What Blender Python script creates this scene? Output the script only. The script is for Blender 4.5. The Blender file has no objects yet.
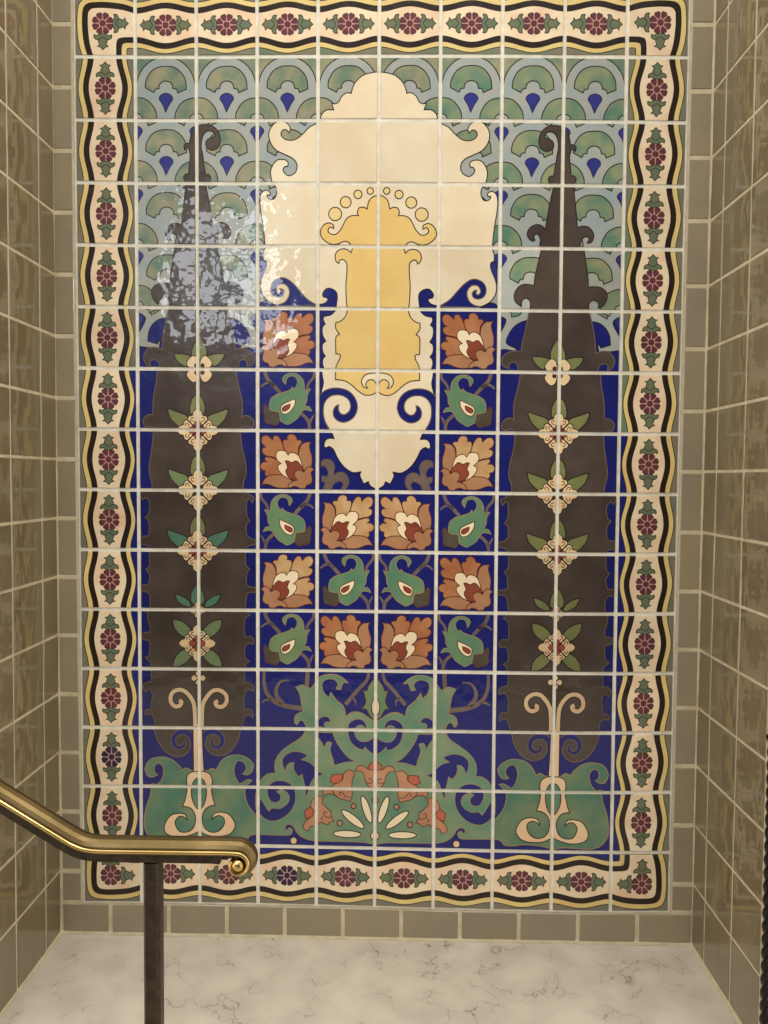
import bpy, math, random
from math import sin, cos, pi, sqrt
from mathutils import Vector, Matrix
from mathutils.geometry import tessellate_polygon
random.seed(7)
COL = bpy.context.scene.collection
S = 0.1524            # one 6 inch tile, metres
ASP = 1.0109          # rows are laid very slightly taller than wide
FLOOR_V = 15.58

# ------------------------------------------------------------------ helpers
CU = [0.0012,0.0178,-0.0031,0.0006,-0.0005,-0.0119,-0.0061,0.0008,0.005,0.0186,-0.0032,0.0123,0.0205,-0.0045,-0.0293]
CV = [0.004,-0.0421,-0.039,0.0705,0.0223,0.0143,-0.0281,-0.0065,0.0614,0.0208,-0.0101,0.012,-0.0111,-0.0405,-0.0224]
EXP = [(i, j) for i in range(5) for j in range(5) if i + j <= 4]
def wall_pt(u, v, h=0.0):
    """tile units on the back wall -> world metres (hand-laid tiles wander by a millimetre or so)"""
    a = (min(10, max(0, u)) - 5) / 5; b = (min(15, max(0, v)) - 7.5) / 7.5
    du = dv = 0.0
    for k, (i, j) in enumerate(EXP):
        m = a ** i * b ** j
        du += CU[k] * m; dv += CV[k] * m
    return ((u + du - 5) * S, -h * S, (FLOOR_V - (v + dv)) * S * ASP)

def srgb(r, g, b):
    f = lambda c: (c / 255 / 12.92) if c <= 10 else ((c / 255 + 0.055) / 1.055) ** 2.4
    return (f(r), f(g), f(b), 1)

MATS = {}
def mat(name, c1, c2=None, rough=0.15, scale=14, spec=0.5, bump=0.0, bump_scale=30, metal=0, detail=3, thresh=(0.35, 0.65), stretch=(1, 1, 1), coat=0, bumpdist=0.002):
    if name in MATS: return MATS[name]
    m = bpy.data.materials.new(name); m.use_nodes = True
    nt = m.node_tree; N = nt.nodes; Lk = nt.links
    p = N['Principled BSDF']
    p.inputs['Roughness'].default_value = rough
    p.inputs['Specular IOR Level'].default_value = spec
    p.inputs['Metallic'].default_value = metal
    p.inputs['Coat Weight'].default_value = coat
    p.inputs['Coat Roughness'].default_value = 0.035
    tc = N.new('ShaderNodeTexCoord')
    mp = N.new('ShaderNodeMapping'); mp.inputs['Scale'].default_value = stretch
    Lk.new(tc.outputs['Object'], mp.inputs['Vector'])
    no = N.new('ShaderNodeTexNoise'); no.inputs['Scale'].default_value = scale; no.inputs['Detail'].default_value = detail
    Lk.new(mp.outputs[0], no.inputs['Vector'])
    mr = N.new('ShaderNodeMapRange'); mr.inputs[1].default_value = thresh[0]; mr.inputs[2].default_value = thresh[1]
    Lk.new(no.outputs[0], mr.inputs[0])
    mx = N.new('ShaderNodeMix'); mx.data_type = 'RGBA'
    mx.inputs[6].default_value = c1; mx.inputs[7].default_value = c2 or c1
    Lk.new(mr.outputs[0], mx.inputs[0])
    at = N.new('ShaderNodeAttribute'); at.attribute_name = 'tint'
    ml = N.new('ShaderNodeMix'); ml.data_type = 'RGBA'; ml.blend_type = 'MULTIPLY'; ml.inputs[0].default_value = 1
    Lk.new(mx.outputs[2], ml.inputs[6]); Lk.new(at.outputs['Color'], ml.inputs[7])
    Lk.new(ml.outputs[2], p.inputs['Base Color'])
    if bump:
        n2 = N.new('ShaderNodeTexNoise'); n2.inputs['Scale'].default_value = bump_scale; n2.inputs['Detail'].default_value = 2
        Lk.new(mp.outputs[0], n2.inputs['Vector'])
        b = N.new('ShaderNodeBump'); b.inputs['Strength'].default_value = bump; b.inputs['Distance'].default_value = bumpdist
        Lk.new(n2.outputs[0], b.inputs['Height']); Lk.new(b.outputs[0], p.inputs['Normal'])
        if coat: Lk.new(b.outputs[0], p.inputs['Coat Normal'])
    MATS[name] = m
    return m

def G(name, c1, c2=None, **k):   # glazes of the mural
    d = dict(rough=0.3, bump=0.9, bump_scale=21, scale=17, coat=0.5, bumpdist=0.0018, spec=.25)
    d.update(k)
    return mat('glaze_' + name, srgb(*c1), srgb(*(c2 or c1)), **d)
G('light', (148, 160, 160), (164, 164, 154))
G('fan', (98, 124, 104), (152, 146, 116), scale=19)
G('fanbright', (86, 124, 104), (142, 146, 110), scale=15)
G('blue', (13, 21, 96), (17, 24, 106))
G('drop', (40, 44, 120), (46, 50, 128))
G('dark', (80, 69, 62), (63, 53, 47), scale=9, rough=.25)
G('line', (38, 24, 20))
G('redline', (86, 34, 22))
G('brownline', (104, 86, 72))
G('tanline', (146, 124, 88))
G('cream', (230, 217, 188), (222, 203, 170), scale=7)
G('yellow', (228, 195, 122), (222, 186, 114), scale=8)
G('circle', (226, 200, 140))
G('bordercream', (232, 212, 178), (224, 186, 152), scale=13, thresh=(.45, .75))
G('borderyellow', (220, 198, 128), (214, 186, 120))
G('black', (34, 22, 18))
G('grey', (128, 117, 100), (112, 112, 96), scale=12)
G('greengrey', (104, 122, 96), (128, 118, 98), scale=12)
G('maroon', (104, 52, 56), (92, 44, 48))
G('navy', (36, 26, 60))
G('pink', (188, 142, 136))
G('leaf', (96, 110, 88), (108, 114, 86))
G('terra', (180, 122, 80), (160, 98, 62), scale=16)
G('terratan', (200, 164, 116), (184, 138, 92), scale=22)
G('tan', (176, 130, 94), (164, 116, 80), scale=12)
G('rust', (142, 72, 50), (128, 58, 40))
G('white', (236, 216, 180))
G('bud', (82, 124, 98), (104, 134, 96), scale=14)
G('budpale', (116, 134, 92), (96, 124, 88), scale=14)
G('calyx', (84, 74, 62), (70, 62, 50))
G('branch', (116, 98, 90), (100, 84, 76))
G('scroll', (86, 128, 104), (124, 140, 106), scale=13)
G('pot', (72, 116, 96), (116, 132, 96), scale=11, thresh=(.4, .7))
G('olive', (126, 130, 82), (110, 118, 74))
G('teal', (84, 126, 104), (76, 116, 96))
G('green', (108, 128, 88), (112, 132, 92))
G('blossom', (232, 206, 164), (222, 190, 146))
G('blossomred', (160, 78, 54), (150, 70, 48))
G('stem', (226, 199, 158), (222, 184, 148), scale=10)
G('tulip', (184, 134, 104), (170, 116, 86))
G('red', (178, 92, 66))
GROUT = mat('grout', srgb(230, 225, 210), srgb(214, 208, 190), rough=.9, scale=40, bump=.6, bump_scale=220, spec=.2)
WGROUT = mat('wall_grout', srgb(204, 192, 164), srgb(186, 173, 142), rough=.85, scale=30, bump=.5, bump_scale=200, spec=.2)
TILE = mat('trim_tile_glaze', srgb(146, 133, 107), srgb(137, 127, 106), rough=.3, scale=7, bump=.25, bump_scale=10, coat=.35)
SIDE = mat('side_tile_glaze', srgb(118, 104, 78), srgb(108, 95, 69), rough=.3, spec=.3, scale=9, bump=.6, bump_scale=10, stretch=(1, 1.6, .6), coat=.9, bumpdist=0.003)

def build(name, verts, faces, mats, fm, parent=None, tints=None, smooth=False):
    me = bpy.data.meshes.new(name)
    me.from_pydata(verts, [], faces); 
    for m in mats: me.materials.append(m)
    me.polygons.foreach_set('material_index', fm)
    ca = me.color_attributes.new('tint', 'FLOAT_COLOR', 'CORNER')
    flat = []
    for i, f in enumerate(faces):
        t = tints[i] if tints else (1, 1, 1)
        flat.extend((t[0], t[1], t[2], 1.0) * len(f))
    ca.data.foreach_set('color', flat)
    if smooth: me.polygons.foreach_set('use_smooth', [True] * len(faces))
    me.update()
    o = bpy.data.objects.new(name, me); COL.objects.link(o)
    if parent: o.parent = parent
    return o

# ------------------------------------------------------------------ mural drawing engine
PARTS = {}
class Part:
    def __init__(s): s.v = []; s.f = []; s.m = []; s.t = []; s.mats = []
    def mi(s, m):
        if m not in s.mats: s.mats.append(m)
        return s.mats.index(m)
def part(k):
    if k not in PARTS: PARTS[k] = Part()
    return PARTS[k]
GR = 0.034
ZONE = [1, 8]          # columns the artwork being drawn may cover
TILT = {}; TT = {}
for c in range(-1, 11):
    for r in range(-1, 16):
        TILT[c, r] = tuple(max(-.010, min(.010, random.gauss(0, .006))) for _ in (0, 1))
        b = 1 + random.uniform(-.07, .06)
        w = random.uniform(-.02, .02)
        TT[c, r] = (b * (1 + w), b, b * (1 - w))
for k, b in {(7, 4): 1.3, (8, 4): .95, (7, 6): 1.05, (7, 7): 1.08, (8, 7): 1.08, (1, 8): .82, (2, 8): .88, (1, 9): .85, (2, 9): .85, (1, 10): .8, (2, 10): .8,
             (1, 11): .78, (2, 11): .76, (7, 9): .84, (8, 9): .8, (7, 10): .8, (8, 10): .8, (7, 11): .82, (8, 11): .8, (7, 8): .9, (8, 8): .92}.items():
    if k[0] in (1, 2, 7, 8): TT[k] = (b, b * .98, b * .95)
def clip_poly(P, lo, hi, ax):
    for s_, lim in ((1, lo), (-1, hi)):
        Q = []
        n = len(P)
        for i in range(n):
            a = P[i]; b = P[(i + 1) % n]
            da = s_ * (a[ax] - lim); db = s_ * (b[ax] - lim)
            if da >= 0: Q.append(a)
            if (da > 0 and db < 0) or (da < 0 and db > 0):
                t = da / (da - db)
                Q.append((a[0] + (b[0] - a[0]) * t, a[1] + (b[1] - a[1]) * t))
        P = Q
        if len(P) < 3: return []
    return P
def put(pt, poly, color, L):
    """clip a convex piece against every tile it crosses; the grout joints stay free"""
    us = [p[0] for p in poly]; vs = [p[1] for p in poly]
    c0 = max(ZONE[0], int(math.floor(min(us)))); c1 = min(ZONE[1], int(math.floor(max(us))))
    r0 = max(0, int(math.floor(min(vs)))); r1 = min(14, int(math.floor(max(vs))))
    m = pt.mi(MATS['glaze_' + color])
    for c in range(c0, c1 + 1):
        for r in range(r0, r1 + 1):
            P = clip_poly(poly, c + GR, c + 1 - GR, 0)
            if P: P = clip_poly(P, r + GR, r + 1 - GR, 1)
            if not P: continue
            ar = sum(P[i][0] * P[(i + 1) % len(P)][1] - P[(i + 1) % len(P)][0] * P[i][1] for i in range(len(P)))
            if abs(ar) < 1e-7: continue
            if ar > 0: P = P[::-1]
            ta, tb = TILT[c, r]
            hh = lambda p: .032 + L * .00035 + ta * (p[0] - c - .5) + tb * (p[1] - r - .5)
            b = len(pt.v)
            for p in P: pt.v.append(wall_pt(p[0], p[1], hh(p)))
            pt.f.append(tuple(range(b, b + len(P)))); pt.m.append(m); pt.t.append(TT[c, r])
            e = 1e-6
            for i in range(len(P)):         # rounded rim of the tile
                p = P[i]; q = P[(i + 1) % len(P)]
                for ax, lim, sg in ((0, c + GR, -1), (0, c + 1 - GR, 1), (1, r + GR, -1), (1, r + 1 - GR, 1)):
                    if abs(p[ax] - lim) < e and abs(q[ax] - lim) < e:
                        d = (sg * .007, 0) if ax == 0 else (0, sg * .007)
                        b = len(pt.v)
                        pt.v += [wall_pt(p[0], p[1], hh(p)), wall_pt(q[0], q[1], hh(q)),
                                 wall_pt(q[0] + d[0], q[1] + d[1], hh(q) - .02), wall_pt(p[0] + d[0], p[1] + d[1], hh(p) - .02)]
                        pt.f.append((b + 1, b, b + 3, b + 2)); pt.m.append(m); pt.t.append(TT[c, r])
def crv(pts, closed=True, n=4):
    """smooth curve through the points; a point with a third item is a sharp corner"""
    N = len(pts); out = []
    rng = range(N) if closed else range(N - 1)
    for i in rng:
        p1 = pts[i]; p2 = pts[(i + 1) % N]
        p0 = pts[(i - 1) % N] if (closed or i > 0) else p1
        p3 = pts[(i + 2) % N] if (closed or i + 2 < N) else p2
        m1 = (0, 0) if False else ((p2[0] - p0[0]) / 2, (p2[1] - p0[1]) / 2)
        m2 = ((p3[0] - p1[0]) / 2, (p3[1] - p1[1]) / 2)
        ch = (p2[0] - p1[0], p2[1] - p1[1]); cl = math.hypot(*ch)
        if len(p1) > 2: m1 = ch
        if len(p2) > 2: m2 = ch
        if len(p1) > 2 and len(p2) > 2:
            out.append((p1[0], p1[1])); continue
        for mm in (0, 1):
            m = (m1, m2)[mm]; l = math.hypot(*m)
            if l > 1.25 * cl and l > 0:
                m = (m[0] * 1.25 * cl / l, m[1] * 1.25 * cl / l)
                if mm == 0: m1 = m
                else: m2 = m
        for k in range(n):
            t = k / n; t2 = t * t; t3 = t2 * t
            a = 2 * t3 - 3 * t2 + 1; b = t3 - 2 * t2 + t; c = -2 * t3 + 3 * t2; d = t3 - t2
            out.append((a * p1[0] + b * m1[0] + c * p2[0] + d * m2[0], a * p1[1] + b * m1[1] + c * p2[1] + d * m2[1]))
    if not closed: out.append((pts[-1][0], pts[-1][1]))
    return out
def fill(key, poly, color, L):
    pt = part(key)
    tris = tessellate_polygon([[Vector((x, y, 0)) for x, y in poly]])
    for t in tris: put(pt, [poly[i] for i in t], color, L)
def ribbon(key, P, color, L, w, closed=False, w2=None, cap=True):
    Q = [P[0]]
    for p in P[1:]:
        if math.hypot(p[0] - Q[-1][0], p[1] - Q[-1][1]) > 1e-4: Q.append(p)
    if closed and len(Q) > 2 and math.hypot(Q[0][0] - Q[-1][0], Q[0][1] - Q[-1][1]) < 1e-4: Q.pop()
    P = Q; n = len(P)
    if n < 2: return
    pt = part(key); Ls = []; Rs = []
    for i in range(n):
        a = P[(i - 1) % n] if (closed or i > 0) else None
        b = P[(i + 1) % n] if (closed or i < n - 1) else None
        p = P[i]; ns = []
        for q0, q1 in ((a, p), (p, b)):
            if q0 is None or q1 is None: continue
            d = (q1[0] - q0[0], q1[1] - q0[1]); l = math.hypot(*d) or 1
            ns.append((-d[1] / l, d[0] / l))
        nx = sum(q[0] for q in ns) / len(ns); ny = sum(q[1] for q in ns) / len(ns)
        l2 = nx * nx + ny * ny
        k = 1 / max(l2, .3)
        ww = w if w2 is None else w + (w2 - w) * i / (n - 1)
        if callable(w): ww = w(i / (n - 1))
        Ls.append((p[0] + nx * k * ww / 2, p[1] + ny * k * ww / 2)); Rs.append((p[0] - nx * k * ww / 2, p[1] - ny * k * ww / 2))
    for i in range(n if closed else n - 1):
        j = (i + 1) % n
        put(pt, [Ls[i], Ls[j], Rs[j]], color, L); put(pt, [Ls[i], Rs[j], Rs[i]], color, L)
def mk(key, m):
    if not m: return key.replace('@', '@L')
    return key.replace('@', '@R')
LW = .017
# glazes that differ between the left motif and its mirrored twin
OTHER = {('cypress_blossom', 'teal'): 'olive', ('cypress_blossom', 'green'): 'olive', ('flower_bud#3@', 'budpale'): 'bud',
         ('lotus_flower#2@', 'terra'): 'terratan', ('lotus_flower#3@', 'terratan'): 'terra'}
def other(key, c):
    return OTHER.get((key, c), OTHER.get((key.split('#')[0], c), c))
def shape(key, pts, color, L, line='line', w=LW, mirror=True, n=4):
    P = crv(pts, True, n)
    for m in ((0, 1) if mirror else (0,)):
        Q = [(10 - x, y) for x, y in P] if m else P
        if color: fill(mk(key, m), Q, other(key, color) if m else color, L)
        if line:
            for seg in ([Q],):
                # never outline along the centre line of the mural
                run = []
                N = len(Q)
                for i in range(N + 1):
                    a = Q[i % N]; b = Q[(i + 1) % N]
                    if i == N or (abs(a[0] - 5) < .02 and abs(b[0] - 5) < .02):
                        run.append(a)
                        if len(run) > 1: ribbon(mk(key, m), run, line, L + .5, w)
                        run = []
                    else: run.append(a)
def stroke(key, pts, color, L, w=LW, w2=None, mirror=True, edge=None, n=4):
    P = crv(pts, False, n)
    for m in ((0, 1) if mirror else (0,)):
        Q = [(10 - x, y) for x, y in P] if m else P
        if edge:
            e = 2 * LW * .8
            ww = (lambda t, w=w: w(t) + e) if callable(w) else w + e
            ribbon(mk(key, m), Q, edge, L - .5, ww, w2=(w2 + e if w2 is not None else None))
        ribbon(mk(key, m), Q, color, L, w, w2=w2)
def disc(key, c, rx, ry, color, L, line='line', w=LW, rot=0, mirror=True, n=20):
    pts = []
    for k in range(n):
        a = 2 * pi * k / n; x = rx * cos(a); y = ry * sin(a)
        pts.append((c[0] + x * cos(rot) - y * sin(rot), c[1] + x * sin(rot) + y * cos(rot), 1))
    shape(key, pts, color, L, line, w, mirror)

# tracing frames: pixel positions of the joints in each enlarged detail of the mural
FR = {}
def frame(n, xs, ys, flip=False): FR[n] = (xs, ys, flip)
frame('C1', [(27,1),(385,2),(733,3)], [(42,1),(408,2),(768,3)])
frame('R1', [(27,7),(385,8),(738,9)], [(35,2),(400,3),(757,4)], True)
frame('R2', [(19,7),(368,8),(716,9)], [(48,4),(410,5),(765,6)], True)
frame('R3', [(15,7),(362,8),(715,9)], [(55,6),(400,7),(747,8)], True)
frame('L4', [(30,1),(375,2),(712,3)], [(52,8),(400,9),(742,10)])
frame('L5', [(30,1),(375,2),(712,3)], [(55,10),(393,11),(730,12)])
frame('R6', [(25,7),(368,8),(720,9)], [(52,12),(395,13),(725,14)], True)
frame('M1', [(32,3),(378,4),(730,5)], [(22,1),(388,2),(742,3)])
frame('M2', [(32,3),(378,4),(725,5)], [(20,3),(380,4),(742,5)])
frame('M3', [(30,3),(375,4),(722,5)], [(50,5),(408,6),(755,7)])
frame('M4', [(38,3),(372,4),(718,5)], [(42,7),(385,8),(722,9)])
frame('M5', [(38,3),(372,4),(712,5)], [(38,9),(380,10),(720,11)])
frame('M6', [(50,3),(388,4),(722,5)], [(58,11),(393,12),(735,13)])
frame('M7', [(42,3),(378,4),(712,5)], [(160,13),(495,14)])
frame('T', [(372,0),(718,1)], [(385,0),(722,1)])      # lotus tile, tile-local
frame('Q', [(15,1),(728,0)], [(25,0),(737,1)])
frame('U', [(372,0),(712,1)], [(38,0),(380,1)])       # bud tile, tile-local
def lin(v, tab):
    i = 0
    while i < len(tab) - 2 and v > tab[i + 1][0]: i += 1
    (a, A), (b, B) = tab[i], tab[i + 1]
    return A + (v - a) * (B - A) / (b - a)
def tr(s, mapf=None):
    """'R1: 12,30 40,50* ...' -> tile units; * marks a corner"""
    out = []; fr = None
    for tok in s.split():
        if tok.endswith(':'): fr = FR[tok[:-1]]; continue
        c = tok.endswith('*'); x, y = tok.rstrip('*').split(',')
        u = lin(float(x), fr[0]); v = lin(float(y), fr[1])
        if fr[2]: u = 10 - u
        if mapf: u, v = mapf(u, v)
        out.append((u, v, 1) if c else (u, v))
    return out

# ---- ground of the field
def rect(key, u0, v0, u1, v1, color, L): fill(key, [(u0, v0), (u1, v0), (u1, v1), (u0, v1)], color, L)
rect('background', 1, 1, 9, 5, 'light', 0)
rect('background', 1, 5, 9, 14, 'blue', 0)
# ---- fish-scale fans
def fan(cu, cv, k=1.0, color='fan', L=3, drop=True):
    pts = "C1: 88,222* 92,180 120,130 160,104 208,97 258,103 298,133 322,175 328,228* 278,250* 270,229 250,225* 245,203 232,188 208,182 185,188 170,205 167,225* 148,229 138,248*"
    c0 = (lin(208, FR['C1'][0]), lin(217, FR['C1'][1]))
    f = lambda u, v: (cu + (u - c0[0]) * k, cv + (v - c0[1]) * k)
    shape('background', tr(pts, f), color, L, mirror=False)
    if not drop: return
    d = "C1: 168,285 180,262 208,252 236,262 248,285 228,318 206,364* 188,318"
    f2 = lambda u, v: (cu + (u - c0[0]), cv + (v - c0[1]))
    shape('background', tr(d, f2), 'drop', L, mirror=False, w=.012)
FY = .478
for c in range(1, 9):                       # top row: outer ring with green above it
    poly = [(c, 1, 1), (c + .5, 1, 1)]
    for side in (0, 1):
        arc = []
        for k in range(0, 9):
            a = pi / 2 + (pi / 2) * k / 8 * 1.06
            arc.append((c + .5 + .478 * cos(a), 1 + FY - .478 * sin(a)))
        P = [(c, 1)] + [(c + .5, 1)] + arc + [(c, 1.5)]
        if side: P = [(2 * c + 1 - x, y) for x, y in P]; arc = [(2 * c + 1 - x, y) for x, y in arc]
        fill('background', P, 'fan', 1)
        ribbon('background', arc, 'line', 1.5, LW)
for r in range(1, 5):
    for c in range(1, 9):
        if r > 2 and c in (4, 5): continue
        fan(c + .5, r + FY, 1.0, 'fanbright' if c > 5 else 'fan', drop=not ((r > 2 and c in (1, 2, 7, 8)) or (r > 1 and c in (3, 6))))
    for c in range(1, 10):
        if (r > 1 and c in (4, 5, 6)) or (r > 3 and c in (3, 7)): continue
        fan(c, r + 1 - .005, 1.06, 'fanbright' if c > 5 else 'fan')
# row five: light glaze breaks off above the blue
shape('background', tr("R2: 19,412* 368,412* 368,600* 150,600* 128,605* 115,628 122,645* 80,640 48,636 19,645*"), 'light', 1, 'line')
shape('background', tr("R2: 368,412* 716,412* 716,636* 690,638 650,643 610,640 590,648* 583,610 570,598* 368,600*"), 'light', 1, 'line')
shape('background', tr("R2: 62,600 72,555 100,510 140,480 175,468* 200,500* 160,600* 150,600 130,602* 118,615 108,626*"), 'blue', 2, 'line')
shape('background', tr("R2: 550,470* 590,480 625,508 648,550 655,605* 600,622* 590,605 568,598* 540,500*"), 'blue', 2, 'line')
shape('background', tr("R2: 19,450* 35,450 55,462 55,480 38,520 19,550*"), 'blue', 2, 'line')
shape('background', tr("R2: 716,440* 690,450 668,470 672,495 690,530 716,570*"), 'blue', 2, 'line')
shape('background', tr("R2: 60,415* 85,425 90,450* 130,440 155,412*"), 'fan', 2, 'line')
shape('background', tr("R2: 560,412* 590,430 633,455* 640,430 670,420 680,412*"), 'fan', 2, 'line')
for a in ("R2: 55,412* 62,440 70,430", ): pass

# ---- cypress trees (drawn for the right tree, mirrored to the left)
CY = 'cypress_tree@'
def cyp(s, L=10, line='line'): shape(CY, tr(s), 'dark', L, line)
cyp("R1: 385,68* 355,62 320,60 285,72 255,103 244,150 256,190 288,208 320,197 331,172 320,147 292,135* 276,128 284,106 308,96 335,106 352,138 358,185 350,230 342,290 332,350* 312,350 302,368 308,390* 333,405* 310,520 296,600 288,650* 268,630 235,624 203,640 184,672 192,702 215,718 230,712* 222,695 236,676 254,690 263,722 262,757* 385,757*")
cyp("R1: 385,70* 403,90 416,115 423,150 428,172* 440,168 458,182 454,208* 442,192 430,200* 422,240 428,300 433,348* 448,346 462,365 452,390* 447,405* 458,500 468,580 473,640* 500,630 535,635 560,660 568,690 555,720 530,727* 542,703 527,688 504,700 492,725 490,757* 385,757*")
cyp("R2: 368,48* 255,48* 235,140 220,210 214,266* 190,260 150,260 118,285 102,325 112,362 145,390* 146,358 165,340 185,346 196,370 193,410* 368,410*")
cyp("R2: 368,48* 494,48* 505,120 520,220 523,272* 560,268 600,276 628,305 628,345 605,382 580,392* 582,364 556,347 532,360 527,385 530,410* 368,410*")
cyp("R2: 368,410* 190,410* 170,520 152,600 147,650* 118,644 75,652 45,675 36,705 48,735 78,745* 80,718 105,708 126,725 130,765* 368,765*", 10, 'brownline')
cyp("R2: 368,410* 530,410* 550,490 565,570 572,652* 600,643 645,645 672,672 680,705 665,740 640,750* 642,722 615,712 592,728 587,765* 368,765*", 10, 'brownline')
BL = 'brownline'
cyp("R3: 362,55* 142,55* 125,150 105,230 104,300 108,330* 90,316 58,324 36,350 40,380 62,388* 80,378 100,382 116,400* 105,500 85,580 82,650 98,700 98,747* 362,747*", 10, BL)
cyp("R3: 362,55* 597,55* 605,130 622,220 626,314* 655,316 680,338 684,362 670,388* 650,382 635,385 622,400* 632,500 645,580 650,640 636,700 632,747* 362,747*", 10, BL)
cyp("L4: 375,52* 30,52* 30,80* 46,90 56,108 72,95 92,115 95,150 88,190 68,210* 86,232 92,270 88,318* 60,320 30,326* 30,366* 75,372 90,386 92,400* 92,470 86,495 70,510* 88,535 92,560 82,598* 55,600 30,604* 30,638* 75,640 92,665 94,742* 375,742*", 10, BL)
cyp("L4: 375,52* 640,52* 660,72 690,90 682,122* 662,98 650,115 650,190 667,226* 648,250 648,308* 668,326 700,340 700,362* 665,370 645,385 642,400* 645,480 666,505* 650,530 646,598* 665,607 700,612 700,638* 662,640 648,665 640,742* 375,742*", 10, BL)
cyp("L5: 375,55* 76,55* 80,110 92,150 90,186* 70,184 45,196 48,222 75,230 90,242 88,300 80,320 62,328* 80,345 95,358 95,400* 98,470* 82,466 55,480 50,505 64,525* 72,512 90,512 102,540 98,580 95,626* 70,624 56,640 62,656* 85,652 108,668 120,730* 375,730*", 10, BL)
cyp("L5: 375,55* 640,55* 668,84* 645,95 638,120 635,180 642,206* 672,204 690,225 685,248* 660,245 642,262 638,320 665,346* 645,362 635,400* 638,468* 665,470 688,490 686,518* 668,506 646,516 632,560 636,622* 665,616 684,640 680,666* 660,652 638,662 615,730* 375,730*", 10, BL)
for s in ("R6: 362,52* 126,52* 138,110 165,162 205,200 260,213 305,196 330,160 338,110 356,75*",
          "R6: 375,52* 640,52* 618,120 580,180 530,212 480,218 440,196 420,160 418,110 400,75*"):
    shape(CY, tr(s), 'dark', 10, BL)
sw = lambda t: .075 * (1 - t) ** .8 + .02
stroke(CY, tr("R6: 348,132 338,95 305,74 265,76 237,102 234,138 255,163 285,158 297,135 288,122"), 'blue', 12, sw, edge=BL)
stroke(CY, tr("R6: 405,128 418,95 450,76 490,78 518,104 520,140 498,166 468,160 455,140 464,124"), 'blue', 12, sw, edge=BL)

# blossoms
def fr_map(fr, cx, cy):
    F = FR[fr]
    def f(dx, dy, rot=0, k=1.0):
        x = dx * cos(rot) - dy * sin(rot); y = dx * sin(rot) + dy * cos(rot)
        u = lin(cx + x * k, F[0]); v = lin(cy + y * k, F[1])
        return (10 - u if F[2] else u, v)
    return f
def mpts(f, pts, rot=0, k=1.0):
    return [(*f(p[0], p[1], rot, k), 1) if len(p) > 2 else f(p[0], p[1], rot, k) for p in pts]
LEAF_T = [(3, -207, 1), (-22, -190), (-40, -150), (-44, -118), (-36, -92), (0, -80), (40, -92), (46, -120), (42, -150), (28, -185)]
LEAF_S = [(-177, -124, 1), (-172, -95), (-155, -60), (-112, -18, 1), (-80, -36), (-48, -58, 1), (-70, -86), (-120, -104)]
PETAL = [(0, -8, 1), (-14, -26), (-40, -38), (-57, -56), (-52, -78), (-30, -86), (-24, -106), (0, -124), (24, -106), (30, -86), (52, -78), (57, -56), (40, -38), (14, -26)]
def blossom(key, fr, cx, cy, k, leaves, red, pet=PETAL):
    f = fr_map(fr, cx, cy)
    if leaves:
        shape(key, mpts(f, LEAF_T), leaves[0], 14)
        shape(key, mpts(f, LEAF_S), leaves[1], 14)
        shape(key, mpts(f, [(-p[0], *p[1:]) for p in LEAF_S]), leaves[1], 14)
    for q in range(4):
        rot = q * pi / 2
        shape(key, mpts(f, pet, rot, k), 'blossom', 17, w=.014)
        for s in (-1, 1):
            stroke(key, mpts(f, [(20 * s, -50), (36 * s, -56), (40 * s, -68), (30 * s, -74), (24 * s, -66)], rot, k), 'line', 18, .013)
        if red: shape(key, mpts(f, [(0, 6, 1), (-16, -22), (-18, -44), (0, -54), (18, -44), (16, -22)], rot, k), 'blossomred', 19, 'redline', w=.01)
K1 = 'cypress_blossom#1@'
f = fr_map('R2', 357, 765)
shape(K1, mpts(f, [(0, -196, 1), (-27, -155), (-43, -110), (-38, -70), (0, -50), (42, -66), (42, -110), (24, -155)]), 'olive', 14)
shape(K1, mpts(f, [(-150, -90, 1), (-132, -52), (-100, -22), (-80, -17), (-46, -70), (-95, -88)]), 'olive', 14)
shape(K1, mpts(f, [(148, -88, 1), (132, -50), (100, -22), (72, -17), (46, -68), (90, -86)]), 'olive', 14)
for sx in (-1, 1):
    for sy in (-1, 1):
        shape(K1, mpts(f, [(0, 0, 1), (sx * 4, sy * 40), (sx * 14, sy * 66), (sx * 36, sy * 78), (sx * 62, sy * 58), (sx * 74, sy * 34), (sx * 66, sy * 14), (sx * 40, sy * 4)]), 'blossom', 17, w=.014)
        disc(K1, f(sx * 18, sy * 20), .03, .035, 'redline', 19, 'line', w=.01)
blossom('cypress_blossom#2@', 'R3', 362, 402, 1.0, ('olive', 'olive'), True)
blossom('cypress_blossom#3@', 'R3', 362, 747, 1.0, ('olive', 'green'), False)
blossom('cypress_blossom#4@', 'L4', 370, 402, 1.0, ('olive', 'teal'), True)
blossom('cypress_blossom#6@', 'L5', 366, 245, .86, None, True)
f = fr_map('L4', 370, 742)
K5 = 'cypress_blossom#5@'
shape(K5, mpts(f, [(-5, -150, 1), (-32, -110), (-42, -70), (-34, -40), (0, -26), (34, -40), (38, -75), (24, -115)]), 'teal', 14)
for s in (-1, 1): shape(K5, mpts(f, [(-135 * s, -92, 1), (-112 * s, -45), (-72 * s, -20), (-40 * s, -18), (-48 * s, -48), (-86 * s, -78)]), 'teal', 14)
for q in range(4): shape(K5, mpts(f, [(0, -2, 1), (-18, -20), (-14, -40), (0, -46), (14, -40), (18, -20)], q * pi / 2), 'blossom', 17, w=.012)
for q in range(4): shape(K5, mpts(f, [(0, -6, 1), (-12, -18), (-8, -34), (8, -34), (12, -18)], q * pi / 2 + pi / 4), 'blossom', 16.5, w=.012)
f = fr_map('L5', 366, 245)
K6 = 'cypress_blossom#6@'
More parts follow.
